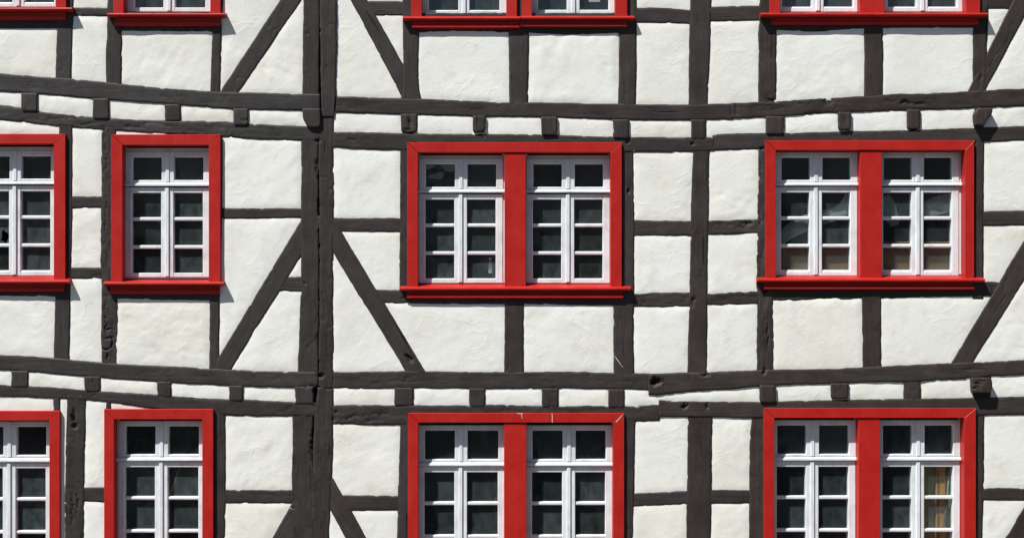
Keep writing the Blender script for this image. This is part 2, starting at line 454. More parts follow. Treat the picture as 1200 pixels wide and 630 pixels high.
# middle storey
post([(118,-76,-58),(416,-78,-60)]); post([(114,-170,-150),(412,-172,-152)])
post([(142,69,85),(250,70,84.5),(360,64,82.5),(421,62.5,81)]); post([(151,119,137),(330,118.5,138),(425,118,136.5)], rough=1.0)
nog([(84,230,244),(119,230,243.5)]); nog([(82,313,326.5),(119,313.5,326.5)])
nog([(-60,325,346.5),(64,325,347)], -0.004); nog([(137,330,350),(246,330,352.5)], -0.004)
post([(160,250,261),(250,249,260.5),(340,246,257.5),(432,245,256.5)])
nog([(260,243.5,256),(353,244,256)])
brace([(256,354.5,381),(310,321.6,347),(433,247.5,270.5)], 'wood_r')
nog([(329,325,341),(352,324.5,341)], -0.004)
post([(162,353,373),(250,353,373.1),(340,352,373.2),(436,348.5,373)], rough=0.3)
beams.append(('v', [(137,374.2,391),(250,374.2,391),(350,374.2,390),(437,374,390.5),(455.5,374.5,391)], -0.009, 'post', 0, 0.4, 'wood_v'))
nog([(391,255,271),(468,255.5,271.5)])
brace([(258,368,392),(310,399,423),(435,475.5,499)], 'wood_l')
post([(175,469,481),(345,468,481)]); nog([(438,339,354.5),(475,340,355.5),(592,340,356.5)], -0.004); nog([(614,340,356.5),(720,340,358)], -0.004)
post([(345,592,614),(436,590.5,613.5)]); post([(176,729,743),(345,722,743),(355,719,743),(437,719,743)], rough=0.3)
nog([(741,258,276.5),(809,259,277)], rough=0.3); nog([(742,344,360),(765,343,359.5),(808,342.5,359)], rough=0.4)
post([(176,813,832),(190,812,831),(240,810,830.5),(340,808,829),(437,805.5,828.5)])
nog([(830,259,275),(888,256,272)], rough=0.8); nog([(829,344,357.5),(888,341.5,356)], rough=0.6)
post([(174,889,905),(300,887.5,905),(433,887,906)], rough=1.0)
post([(335,1010,1032.5),(432,1011,1032.5)])
nog([(905,330,352),(1010,330,350.5)], -0.004, rough=0.7); nog([(1032,330,350),(1090,330,348),(1160,330,347)], -0.004)
post([(166,1143,1153.5),(330,1141,1152),(346,1140,1152)]); nog([(1152,247.5,264.5),(1200,246.5,263.5),(1276,245,262)])
nog([(1150,330,343.5),(1178,330,343)], -0.003)
brace([(178,1262,1291),(310,1183,1211.5),(425.5,1114.5,1139)], 'wood_r')
nog([(-152,250,266),(-76,250,266)]); nog([(1300,250,266),(1372,250,266)])
# lower storey
post([(452,-82,-64),(745,-84,-66)]); post([(446,-170,-150),(745,-172,-152)])
post([(464,63,70.5),(720,60,68)]); post([(466,78.5,101),(540,77.5,99.5),(630,76,98.5),(745,75,98)], rough=0.4)
post([(468,124,130),(500,124,130)]); nog([(98,570,587),(124,570,588)])
post([(485,250,264.5),(630,248.5,263),(745,247,262)]); nog([(263,573.5,589),(343,574,589)])
brace([(580,347,373),(745,253,279)], 'wood_r')
post([(487,342.5,367.4),(520,342.5,365.6),(560,342.3,367),(630,342,368),(745,341,367)], rough=0.5)
post([(454,372,391),(488,368.6,390.5),(520,366.7,390),(560,366,388),(630,365,385.5),(745,364,385)], -0.010, rough=0.4)
nog([(386,580,597),(466,580.5,597.5)]); brace([(557,366,388.5),(630,405,429.5),(745,468,493)], 'wood_l')
post([(496,469,481),(600,466,481),(700,465,481)])
post([(492,730,745),(560,730,743.5),(630,730,742),(745,728,742)]); nog([(742,578,593),(806,574,589.5)])
post([(487,806,835),(560,805,834),(630,804.5,833),(745,804,832)]); nog([(833,573.5,589.5),(879,573.5,589.5)])
post([(488,881,900),(520,878.5,898),(600,878,898),(745,877,898)], rough=0.3)
post([(486,1143,1154),(630,1141,1151.5),(745,1140,1151)]); nog([(1152,571.5,585.5),(1200,571,586),(1276,570,585)])
brace([(500,1258,1286),(594.5,1200,1226),(745,1107,1133)], 'wood_r')
for a in ([(-64,678,696),(76,678,696)], [(98,678,696),(249,678,696)], [(480,684,703),(730,684,703)], [(897,676,694),(1142,676,694)]): nog(a, -0.004)
for x in (592, 1010): post([(690,x,x+22),(745,x,x+22)])
nog([(-152,580,596),(-80,580,596)]); nog([(1300,580,596),(1372,580,596)])

# holes and damage: x, y, rx, ry, depth (m)
dents = [(769.5,446.5,7,3.6,0.05),(766,449,4,2.5,0.03),(779,450,3,1.5,0.02),(477,417,3,3,0.03),(480,421,3.5,5,0.02),(811,169,2.2,2.2,0.03),(802,476,3.5,3.2,0.03),(829,476,2.6,4,0.02),
         (827,438.5,7,1.6,0.018),(376,440,4,3,0.03),(373,452,2,2.5,0.03),(394,482,3,2,0.012),(391,492,3,3,0.010),(365,452,12,1,0.02),(386,455,8,1,0.03),
         (86,489,3,4,0.03),(88,497,3,5,0.025),(87,482,2,3,0.02),(736,166,2,2,0.02),(737,224,2,2.5,0.02),(1075,121.5,11,1.6,0.022),(1060,120,6,2.2,0.018),(1044,118,10,1.2,0.012),
         (971,119,7,5,0.012),(863,130,2.5,9,0.010),(357,332,1.6,1.6,0.02),(360,41,1.5,1.5,0.02),(411,164,5,1,0.015),(372,165,3,1.5,0.03),(372,196,1.6,12,0.03),(373,242,1.5,8,0.03),(372,400,2,10,0.02),
         (480,143,2,7,0.02),(477,152,5,1.2,0.02),(893,175,5,2,0.02),(905,118,8,1.8,0.02),(812,355,2.5,8,0.015),(128,395,7,1.2,0.018),(131,401,1.2,8,0.03),(124,408,5,1.3,0.025),(127,418,1.3,6,0.025),
         (124,380,1.2,14,0.02),(129,386,6,1,0.02),(124,360,1.2,7,0.018),(850,263,14,1.2,0.012),(876,262,8,2.2,0.02),(870,266,10,1.2,0.015),(84,595,1.0,25,0.03),(91,588,1.0,16,0.025),(78,590,8,0.9,0.02),
         (365,530,1.4,18,0.035),(367,508,1.3,14,0.03),(346,540,1.2,12,0.02),(343,596,4,1.5,0.02),(420,487,14,2,0.016),(445,484,12,1.5,0.018),(435,492,16,1.3,0.018),(408,490,9,1.6,0.02),(1147,449,7,1.2,0.02),(1152,446,3,1.3,0.015),(1142,455,3,1.2,0.02),
         (288,140,6,1.2,0.02),(896,435,2,4,0.02),(1006,431,12,0.9,0.008),(900,390,1.3,20,0.015),(897,340,4,3,0.03),(900,332,3,2,0.02),(466,446,12,1.2,0.010),(440,449,9,1.1,0.012),(478,441,9,1.0,0.012),(610,178,9,0.9,0.01),(566,158,1,6,0.02),
         (1149,90,1.1,16,0.02),(430,440,14,0.9,0.008),(650,447,22,0.9,0.008),(627,440,14,0.9,0.010),(556,128,12,0.9,0.008),(690,134,18,0.9,0.008),(160,148,14,1.0,0.012),(100,145,16,0.9,0.012),(150,150,8,1.4,0.015)]
dents = np.array(dents)

def smooth1(a, k):
    if k < 3 or len(a) < 5: return a
    p = np.concatenate([2*a[0]-a[k:0:-1], a, 2*a[-1]-a[-2:-k-2:-1]]) if len(a) > k+2 else a
    if p is a: return a
    ker = np.hanning(2*k+3)[1:-1]; ker /= ker.sum()
    return np.convolve(p, ker, 'same')[k:-k]

def beam_mesh(bi, kind, pts, d, name, ext, rough, mat):
    pts = sorted(pts)
    t = np.array([p[0] for p in pts], float); a = np.array([p[1] for p in pts], float); b = np.array([p[2] for p in pts], float)
    t0, t1 = t[0]-ext, t[-1]+ext
    inframe = True
    lo, hi = (-30, 1230) if kind == 'h' else (-30, 660)
    RES = 0.9 if rough >= 0.9 else 1.6
    n = max(4, int((t1-t0)/RES))
    s = np.linspace(t0, t1, n+1)
    if ext:                                     # carry the last slope on under the neighbour
        t = np.concatenate([[t0], t, [t1]])
        if len(pts) > 1:
            def ex(v): return np.concatenate([[v[0]-(v[1]-v[0])/(pts[1][0]-pts[0][0])*ext], v, [v[-1]+(v[-1]-v[-2])/(pts[-1][0]-pts[-2][0])*ext]])
            a, b = ex(a), ex(b)
    ea, eb = np.interp(s, t, a), np.interp(s, t, b)
    if name != 'brace' and name != 'joist_end' and (t1-t0) > 60:
        k = int(12/RES) if kind == 'v' else int(26/RES)
        ea, eb = smooth1(ea, k), smooth1(eb, k)
    amp = 1.0 + 0.7*rough
    def wob(seed):
        z = np.zeros_like(s)
        return (0.50*vnoise(s/60+seed*3.1, z, seed) + 0.24*vnoise(s/17+seed*1.7, z, seed+50) + 0.24*vnoise(s/5, z, seed+90)
                - 0.9*np.clip(vnoise(s/9+seed, z, seed+130)-0.72, 0, 1)*4) * amp
    ea = ea - wob(bi*2+1); eb = eb + wob(bi*2+2)
    wmean = float(np.mean(eb-ea)); m = max(4, int(wmean/RES))
    u = np.linspace(0, 1, m+1)
    Sg, U = np.meshgrid(s, u, indexing='ij')
    E = ea[:, None]*(1-U) + eb[:, None]*U
    px, py = (Sg, E) if kind == 'h' else (E, Sg)
    wd = (eb-ea)[:, None]
    de = np.minimum(np.minimum(U, 1-U)*wd, np.minimum(Sg-t0, t1-Sg))
    bev = 1.0 + 0.5*vnoise(Sg/14, U*2, bi+7) + rough*0.8
    y = np.full_like(px, d*0.62 if d > -0.019 else (d if d < -0.06 else d*0.75)) + 0.0026*np.clip(1-de/bev, 0, 1)**2
    g, c = Sg, E
    y += 0.0011*vnoise(g/42, c/11, bi+11)*(1+rough) + 0.0006*vnoise(g/13, c/4.2, bi+31)*(1+1.5*rough)
    if rough > 0.15:
        y += rough*0.0032*np.clip(vnoise(g/16, c/3.4, bi+71)-0.15, 0, 1)*2
        y += rough*0.004*np.clip(vnoise(g/5.5, c/4.0, bi+91)-0.35, 0, 1)*1.5
    # long drying checks
    ck = np.abs(vnoise(g/60+bi, c/9.0, bi+17))
    y += (0.004+0.006*rough)*np.clip(1-ck/0.05, 0, 1)*(vnoise(g/70, c*0+bi, bi+5) > 0.15)
    for x_, y_, rx, ry, dd in dents:
        if x_ < px.min()-rx or x_ > px.max()+rx or y_ < py.min()-ry or y_ > py.max()+ry: continue
        wx, wy = 1.5*vnoise(px/5, py/5, 41)+0.6*vnoise(px/2, py/2, 43), 1.5*vnoise(px/5, py/5, 42)+0.6*vnoise(px/2, py/2, 44)
        q = ((px-x_+wx)/max(rx, 0.9))**2 + ((py-y_+wy)/max(ry, 0.9))**2 + 0.35*vnoise(px/2.3, py/2.3, 3)
        y += (dd if max(rx, ry) < 9 and min(rx, ry) > 1.55 else dd*0.6)*np.clip(1.15-q, 0, 1)
    k = (D + np.minimum(y, 0.0)) / D
    X = CX + (px-CXP)*S*k; Z = CZ - (py-CYP)*S*k
    V = np.stack([X, y, Z], -1).reshape(-1, 3)
    nu = m+1
    idx = np.arange((n+1)*nu).reshape(n+1, nu)
    q = np.stack([idx[:-1, :-1], idx[1:, :-1], idx[1:, 1:], idx[:-1, 1:]], -1).reshape(-1, 4)
    if kind == 'h': q = q[:, ::-1]
    ring = np.concatenate([idx[0, :], idx[1:, -1], idx[-1, -2::-1], idx[-2:0:-1, 0]])
    back = V[ring].copy(); back[:, 1] = 0.13
    base = len(V); nr = len(ring)
    V = np.concatenate([V, back])
    r2 = np.arange(nr) + base
    sq = np.stack([ring, r2, np.roll(r2, -1), np.roll(ring, -1)], -1)
    if kind == 'v': sq = sq[:, ::-1]
    faces = np.concatenate([q, sq]).tolist()
    return mesh_obj(name, V, faces, M[mat], house, True)

# --- windows: outer x0,x1, head top, head underside, lights[(inner left, inner right, panes[(x0,x1),(x0,x1)])], pane rows, white bottom, nose y, nose x0,x1, fascia x0,x1,bottom
def rows(upper, lower_top, h, bar): return [upper] + [(lower_top + i*(h+bar), lower_top + i*(h+bar) + h) for i in range(3)]
WIN = []
def win(**k): WIN.append(k)
def row1(bot): return rows((bot-142.5, bot-115.5), bot-93, 27.8, 4.8)
win(id='1a', o=(-54,77.5), t=-161, h=12, L=[(-41,65,[(-20,15),(29,64)])], rows=row1(3.3), wb=8.4, ny=10.7, nx=(-62,84.6), fx=(-53,76.7), fb=23.4)
win(id='1b', o=(132.6,258.6), t=-156, h=12, L=[(144.8,246.4,[(158,192),(205.7,241)])], rows=row1(9), wb=14.7, ny=17.2, nx=(126,264), fx=(134,258), fb=30.5)
win(id='1c', o=(481.7,606), t=-152, h=12, L=[(494.5,593.5,[(503,537.7),(551,586)])], rows=row1(12.2), wb=17.6, ny=21.3, nx=(472,609.5), fx=(483,608.5), fb=33.4)
win(id='1d', o=(611.5,735.3), t=-153, h=12, L=[(623.5,721,[(631,665),(680,714)])], rows=row1(11.8), wb=17.3, ny=20.8, nx=(610,743.5), fx=(609.2,734.5), fb=32.0)
win(id='1e', o=(902,1148.8), t=-156, h=12, L=[(914.5,1008,[(917,952),(966,1001)]),(1037,1132,[(1041,1075),(1088,1122.6)])], rows=row1(9.0), wb=13.6, ny=17.2, nx=(891.7,1158), fx=(904,1147), fb=29)
win(id='2a', o=(-54,76.7), t=157, h=11.6, L=[(-41,63,[(-23.5,11),(24.8,59.4)])], rows=rows((182.7,209.4),224,28,4.8), wb=322, ny=329.8, nx=(-62,81), fx=(-53,75), fb=341.5)
win(id='2b', o=(130,258.5), t=157.5, h=12.5, L=[(143.5,244.6,[(155,189.3),(204,238.2)])], rows=rows((184,211),226,28,4.8), wb=326.5, ny=332, nx=(121.5,262), fx=(128.5,257), fb=344.3)
win(id='2c', o=(477,728.8), t=166.8, h=11.8, L=[(489.8,591.4,[(499,533),(548,581.5)]),(616.4,715.6,[(625,658.5),(673.7,707)])], rows=rows((192,219),233.7,27.8,4.7), wb=331.5, ny=338.2, nx=(469,739.5), fx=(477,730), fb=349.6)
win(id='2d', o=(897,1141.8), t=164.7, h=11.2, L=[(909.2,1008.4,[(915.9,949.3),(964,997)]),(1034,1131,[(1035.6,1069),(1083,1116)])], rows=rows((184.4,210.8),225.5,27.6,4.7), wb=321.5, ny=328.2, nx=(887.5,1154.5), fx=(895.5,1141.5), fb=339.2)
win(id='3a', o=(-60,70.2), t=481, h=11.5, L=[(-47,57.8,[(-31,3.7),(19.2,54)])], rows=rows((499.6,532.8),548.3,34,4.6), wb=663, ny=669, nx=(-70,77), fx=(-60,70), fb=681)
win(id='3b', o=(121.8,250), t=479, h=12, L=[(133.6,237,[(146.9,182),(197.3,233)])], rows=rows((499,532),547,34,4.6), wb=663, ny=668, nx=(113,256), fx=(120,249), fb=680)
win(id='3c', o=(478,731.6), t=483.6, h=11.2, L=[(490.2,590.8,[(497.8,533),(548,584)]),(617,718.6,[(624,659.5),(674.8,710)])], rows=rows((504,537.8),553,34.2,4.6), wb=669, ny=675, nx=(468,742), fx=(476,732), fb=687)
win(id='3d', o=(895,1143.8), t=477.8, h=11.6, L=[(907.5,1006.6,[(910.8,945),(960,995)]),(1031.7,1130,[(1034.7,1069),(1083.8,1117.4)])], rows=rows((498,531.7),546.5,33.8,4.6), wb=661, ny=667, nx=(885,1156), fx=(894,1143), fb=679)

YF, YS = -0.034, 0.084            # surround front / back
def build_window(wd):
    x0, x1 = wd['o']; t = wd['t']; it = t + wd['h']; L = wd['L']; wb = wd['wb']; ny = wd['ny']
    il, ir = L[0][0], L[-1][1]
    rw = wd['rows']
    Zc = lambda py, y: P(0, py, y)[2]
    Xc = lambda px, y: P(px, 0, y)[0]
    X_ = lambda px: Xc(px, YF); Z_ = lambda py: Zc(py, YF)
    bot = ny - 1.0
    jig = [random.uniform(-0.35, 0.35) for _ in range(6)]
    m = MB()
    g = 0.0008
    m.prism([(X_(x0)+g, Z_(bot)), (X_(il), Z_(bot)), (X_(il), Z_(it)), (X_(x0)+g, Z_(t)-g*2)], YF, YS, 0.003)
    m.prism([(X_(x1)-g, Z_(bot)), (X_(ir), Z_(bot)), (X_(ir), Z_(it)), (X_(x1)-g, Z_(t)-g*2)], YF-0.0006, YS, 0.003)
    m.prism([(X_(x0)+3*g, Z_(t)), (X_(x1)-3*g, Z_(t)), (X_(ir)-2*g, Z_(it)+g), (X_(il)+2*g, Z_(it)+g)], YF+0.0004, YS, 0.003)
    wn = m.build('window', M['red'], house)
    for a, b in zip(L[:-1], L[1:]):
        m = MB(); m.cbox(X_(a[1]), X_(b[0]), YF+0.012, YS, Z_(bot), Z_(it)-0.002, 0.004); m.build('mullion', M['red'], wn)
    # sill: sloping board with a rounded nose, then the apron below it
    deep = wd['id'] in ('1a', '1b', '1e', '2a', '2b'); e_, b_ = (0.012, 0.011) if deep else (0.0, 0.0)   # deeper sills with a flatter apron
    nx0, nx1 = (P(q, ny, -0.068)[0] for q in wd['nx'])
    zn = Zc(ny, -0.068); zi = max(Zc(wb+1.0, 0.08), zn+0.025)
    m = MB()
    zj = zi + 0.004
    m.extrude_x([(0.083, zi), (YF-0.002, zn+0.012+(zi-zn-0.012)*0.24), (-0.060-e_, zn+0.012), (-0.066-e_, zn+0.009), (-0.069-e_, zn+0.001), (-0.067-e_, zn-0.008), (-0.061-e_, zn-0.012),
                 (-0.045, zn-0.012), (YF+0.006, zn-0.020), (0.083, zn-0.020)], nx0, nx1)
    m.build('sill', M['red_h'], wn)
    fx0, fx1 = (P(q, ny, -0.03)[0] for q in wd['fx']); zf = Zc(wd['fb'], -0.03)
    m = MB()
    zt = zn-0.0205; hh = zt - zf
    m.extrude_x([(0.02, zt), (-0.014, zt), (-0.014, zf+hh*0.62), (-0.022, zf+hh*0.55), (-0.034+b_, zf+hh*0.50), (-0.039+b_, zf+hh*0.42), (-0.040+b_, zf+hh*0.15), (-0.036+b_, zf+hh*0.03), (-0.030+b_, zf), (0.02, zf)], fx0, fx1)
    m.build('apron', M['red_h'], wn)
    # white joinery
    for li, (la, lb, panes) in enumerate(L):
        yf = 0.0865; yc = 0.077; yb = 0.150
        Xf = lambda px: Xc(px, yf); Zf = lambda py: Zc(py, yf)
        (pa0, pa1), (pb0, pb1) = panes
        xm = (pa1+pb0)/2
        m = MB()                                   # fixed frame
        o0, o1 = min(la, pa0-8)-4, max(lb, pb1+8)+4
        f0, f1 = pa0-8.3, pb1+8.3                  # sash outer edges
        m.cbox(Xf(o0), Xf(f0+1.5), yf, yb+0.02, Zf(wb), Zf(it-5), 0.003)
        m.cbox(Xf(f1-1.5), Xf(o1), yf, yb+0.02, Zf(wb), Zf(it-5), 0.003)
        m.cbox(Xf(f0+1.5), Xf(f1-1.5), yf+0.001, yb+0.018, Zf(rw[0][0]-6.2), Zf(it+3.2), 0.003)
        m.cbox(Xf(f0+1.5), Xf(f1-1.5), yf+0.001, yb+0.018, Zf(wb), Zf(wb-5.5), 0.003)
        m.build('frame', M['white'], wn)
        ua, ub = rw[0]; l0 = rw[1][0]; l1 = rw[3][1]
        tr0, tr1 = ub+3.2, l0-7.6                   # transom band
        m = MB()
        zt0, zt1 = Zf(tr0), Zf(tr1)
        hh = zt0-zt1
        m.extrude_x([(yb, zt0+0.004), (yc-0.001, zt0), (yc-0.014, zt0-hh*0.30), (yc-0.022, zt0-hh*0.45), (yc-0.022, zt1+hh*0.12), (yc-0.015, zt1), (yc-0.012, zt1+0.003), (yb, zt1+0.003)],
                    Xf(max(la, f0)-2), Xf(min(lb, f1)+2))
        m.build('transom', M['white'], wn)
        Xk = lambda px: Xc(px, yc); Zk = lambda py: Zc(py, yc)
        def sash(name, a0, a1, sx0, sx1, zt, zbm, prow):
            m = MB(); c = 0.005
            m.cbox(Xk(sx0), Xk(a0), yc, yb, Zk(zbm), Zk(zt), c)
            m.cbox(Xk(a1), Xk(sx1), yc+0.0008, yb, Zk(zbm), Zk(zt), c)
            m.cbox(Xk(a0)-0.002, Xk(a1)+0.002, yc+0.0016, yb, Zk(prow[0][0]), Zk(zt)-0.0004, c)
            m.cbox(Xk(a0)-0.002, Xk(a1)+0.002, yc+0.0016, yb, Zk(zbm)+0.0004, Zk(prow[-1][1]), c)
            for p, q in zip(prow[:-1], prow[1:]):
                m.cbox(Xk(a0)-0.003, Xk(a1)+0.003, yc+0.009, yb-0.012, Zk(q[0]-0.3), Zk(p[1]+0.3), 0.008)
            m.build(name, M['white'], wn)
        e = [random.uniform(-0.4, 0.4) for _ in range(4)]
        sash('fanlight', pa0, pa1, f0, xm-0.25, ua-6.5, ub+3, [rw[0]])
        sash('fanlight', pb0, pb1, xm+0.25, f1, ua-6.5, ub+3, [rw[0]])
        sash('casement', pa0-0.6, pa1-0.6, f0-0.5, xm-0.35, l0-6.6+e[0], l1+5.2+e[1]*0.5, rw[1:])
        sash('casement', pb0-0.6, pb1-0.6, xm+0.25, f1-0.5, l0-6.6+e[2], l1+5.2+e[3]*0.5, rw[1:])
        m = MB(); m.cbox(Xk(xm-2.9), Xk(xm+1.6), yc-0.013, yc+0.004, Zk(l1+4.2), Zk(l0-6), 0.004); m.build('cover_strip', M['white'], wn)
        m = MB(); m.cbox(Xk(xm-2.4), Xk(xm+1.8), yc-0.008, yc+0.004, Zk(ub+2.4), Zk(ua-6), 0.003); m.build('cover_strip', M['white'], wn)
        # panes, each a separate old, slightly tilted sheet
        for k, (r0, r1) in enumerate(rw):
            for j, (a0, a1) in enumerate(panes):
                if k: a0 -= 0.6; a1 -= 0.6
                yg = 0.124
                xa, xb_, za, zb_ = Xk(a0)-0.004, Xk(a1)+0.004, Zk(r1)-0.004, Zk(r0)+0.004
                tx, tz = random.uniform(-0.0016, 0.0016), random.uniform(-0.0016, 0.0016)
                broken = wd['id'] == '2a' and j == 0 and k == 2
                mat = M['glass']
                m = MB()
                if not broken:
                    m.add([(x, yg+dy+sx*tx+sz*tz, z) for dy in (0, 0.003) for (x, z, sx, sz) in ((xa,za,-1,-1),(xb_,za,1,-1),(xb_,zb_,1,1),(xa,zb_,-1,1))],
                          [(0,1,2,3),(7,6,5,4),(0,4,5,1),(1,5,6,2),(2,6,7,3),(3,7,4,0)])
                else:                               # pane with a jagged hole
                    mat = M['glass_dusty']
                    cxh, czh = Xk(3.5), Zk(276.5)
                    rad = [9, 6.5, 5, 9.0, 5.5, 4.2, 7.5, 6, 8.5, 6]
                    hole = [(cxh+0.75*S*r*math.cos(2*math.pi*i/10), czh+S*r*math.sin(2*math.pi*i/10)) for i, r in enumerate(rad)]
                    outer = []
                    for hx, hz in hole:
                        dx, dz = hx-cxh, hz-czh; kk = 1e9
                        for num, den in (((xb_ if dx > 0 else xa)-cxh, dx), ((zb_ if dz > 0 else za)-czh, dz)):
                            if abs(den) > 1e-9: kk = min(kk, num/den)
                        outer.append((cxh+dx*kk, czh+dz*kk))
                    n = 10
                    vv = [(p[0], yg+dy, p[1]) for dy in (0, 0.003) for p in hole+outer]
                    ff = []
                    for i in range(n):
                        q = (i+1) % n
                        ff += [(i, q, n+q, n+i), (2*n+i, 3*n+i, 3*n+q, 2*n+q), (i, 2*n+i, 2*n+q, q)]
                    m.add(vv, ff)
                m.build('pane', mat, wn)
    return wn

wins = {wd['id']: build_window(wd) for wd in WIN}

# paint chips on the weathered mitres and joints of the lower middle window head
wd = next(q for q in WIN if q['id'] == '3c')
for pts in ([(647,484.3),(647.3,489),(647.2,494.5)], [(611,484.5),(612,490)], [(729,486),(725,491),(722,494)], [(606,484.2),(613,484.4)]):
    m = MB()
    m.tube([P(x, y, YF-0.0005) for x, y in pts], [0.0035 if len(pts) == 3 and pts[0][0] == 647 else 0.0028]*len(pts), 5)
    m.build('paint_chip', M['worn'], wins['3c'])

# --- timbers and panels
def occupancy():
    gx = np.arange(X0, X1, 2.0) + 1.0; gy = np.arange(Y0, Y1, 2.0) + 1.0
    GX, GY = np.meshgrid(gx, gy)
    occ = np.zeros(GX.shape, bool)
    for kind, pts, d, name, ext, rough, mat in beams:
        pts = sorted(pts); t = [p[0] for p in pts]; a = [p[1] for p in pts]; b = [p[2] for p in pts]
        if kind == 'h':
            A, B = np.interp(gx, t, a), np.interp(gx, t, b)
            occ |= (GX >= t[0]-ext) & (GX <= t[-1]+ext) & (GY >= A[None, :]) & (GY <= B[None, :])
        else:
            A, B = np.interp(gy, t, a), np.interp(gy, t, b)
            occ |= (GY >= t[0]-ext) & (GY <= t[-1]+ext) & (GX >= A[:, None]) & (GX <= B[:, None])
    for wd in WIN:
        occ |= (GX >= wd['o'][0]) & (GX <= wd['o'][1]) & (GY >= wd['t']) & (GY <= wd['ny']+2)
        occ |= (GX >= wd['fx'][0]) & (GX <= wd['fx'][1]) & (GY >= wd['ny']) & (GY <= wd['fb']-3)
    seam = (GX > 362) & (GX < 378)
    occ |= seam
    occ |= (GX > 604) & (GX < 614) & (GY < 40)
    occ[:2, :] = True; occ[-2:, :] = True
    return occ, gx, gy

for bi, b in enumerate(beams): beam_mesh(bi, *b)
m = MB(); m.tube([P(720.5, 417, -0.0055), P(724, 422, -0.0062), P(727.5, 427, -0.006), P(730.5, 430.5, -0.0055)], [0.002, 0.0035, 0.003, 0.0015], 5)
m.build('paint_scratch', M['worn'], house)

occ, gx, gy = occupancy()
ny_, nx_ = occ.shape
lab = np.zeros(occ.shape, np.int32); comps = []
free = ~occ
seen = occ.copy()
for sy in range(ny_):
    for sx in np.nonzero(~seen[sy])[0]:
        if seen[sy, sx]: continue
        st = [(sy, int(sx))]; seen[sy, sx] = True; cells = []
        while st:
            cy, cx = st.pop(); cells.append((cy, cx))
            for ay, ax in ((cy+1,cx),(cy-1,cx),(cy,cx+1),(cy,cx-1)):
                if 0 <= ay < ny_ and 0 <= ax < nx_ and not seen[ay, ax]:
                    seen[ay, ax] = True; st.append((ay, ax))
        if len(cells) >= 8: comps.append(np.array(cells))

def dilate(mk):
    p = np.pad(mk, 1)
    return p[1:-1,1:-1]|p[:-2,1:-1]|p[2:,1:-1]|p[1:-1,:-2]|p[1:-1,2:]|p[:-2,:-2]|p[2:,2:]|p[:-2,2:]|p[2:,:-2]

def panel(ci, cells):
    pad = 12
    y0, x0 = cells.min(0)-pad; y1, x1 = cells.max(0)+pad+1
    h, w_ = y1-y0, x1-x0
    mk = np.zeros((h, w_), bool); mk[cells[:,0]-y0, cells[:,1]-x0] = True
    dist = np.zeros((h, w_)); cur = mk.copy()                 # px to the timber edge
    for i in range(10):
        dist += cur*2.0
        cur = ~dilate(~cur)
    big = dilate(dilate(dilate(mk)))
    ys, xs = np.nonzero(big)
    vid = -np.ones((h+1, w_+1), int)
    for dy in (0, 1):
        for dx in (0, 1): vid[ys+dy, xs+dx] = 0
    vy, vx = np.nonzero(vid == 0); vid[vy, vx] = np.arange(len(vy))
    dp = np.pad(dist, 1)
    dv = (dp[:-1,:-1]+dp[1:,:-1]+dp[:-1,1:]+dp[1:,1:])/4
    dd = dv[vy, vx]
    px = X0 + (vx+x0)*2.0; py = Y0 + (vy+y0)*2.0
    o = ci*7.3
    ew = 4.5 + 2.5*vnoise(px/14, py/14, ci+3)
    yv = 0.0030 - 0.0060*(1-np.exp(-dd/ew))
    ca, sa = math.cos(ci*1.9), math.sin(ci*1.9); rx_, ry_ = px*ca-py*sa, px*sa+py*ca
    lvl = 0.55 + 0.75*((ci*0.618) % 1.0)          # some bays were floated smoother than others
    patch = 0.35 + 0.9*np.clip(vnoise(px/36, py/36+o, 27)+0.35, 0, 1)
    rel = 0.0026*vnoise(rx_/46+o, ry_/38, 21) + lvl*patch*(0.0016*vnoise(rx_/20+o, ry_/15, 22) + 0.0009*vnoise(rx_/10+o, ry_/6.0, 23)
           + 0.00035*vnoise(px/4.3+o, py/3.7, 24))
    ridge = np.abs(vnoise(px/30+py/55+o, py/22-px/60, 25)); rel += -0.0012*np.clip(1-ridge/0.08, 0, 1)*np.clip((vnoise(px/40, py/40+o, 26)-0.1)*5, 0, 1)*lvl
    yv = yv + rel*np.clip(0.35+dd/10, 0, 1)
    r1 = dilate(mk); r2 = dilate(r1)
    def vm(a):                                    # vertices touching the cells of a
        p = np.pad(a, 1); return (p[:-1,:-1]|p[1:,:-1]|p[:-1,1:]|p[1:,1:])[vy, vx]
    yv = np.where(vm(r1), yv, np.where(vm(r2), 0.022, 0.07))
    V = np.stack([CX+(px-CXP)*S, yv, CZ-(py-CYP)*S], -1)
    q = np.stack([vid[ys,xs], vid[ys+1,xs], vid[ys+1,xs+1], vid[ys,xs+1]], -1)
    # close the rim back into the wall
    faces = [q]; back = V.copy(); back[:,1] = 0.11; nb = len(V)
    bp = np.pad(big, 1)
    for dy, dx, a, b in ((-1,0,(0,1),(0,0)),(1,0,(1,0),(1,1)),(0,-1,(0,0),(1,0)),(0,1,(1,1),(0,1))):
        e = ~bp[ys+1+dy, xs+1+dx]
        ia = vid[ys[e]+a[0], xs[e]+a[1]]; ib = vid[ys[e]+b[0], xs[e]+b[1]]
        faces.append(np.stack([ia, ia+nb, ib+nb, ib], -1)[:, ::-1])
    F = np.concatenate(faces); V = np.concatenate([V, back])
    used = np.unique(F); re = -np.ones(len(V), int); re[used] = np.arange(len(used))
    mesh_obj('plaster_panel', V[used], re[F].tolist(), M['plaster'], house, True)
for ci, c in enumerate(comps): panel(ci, c)

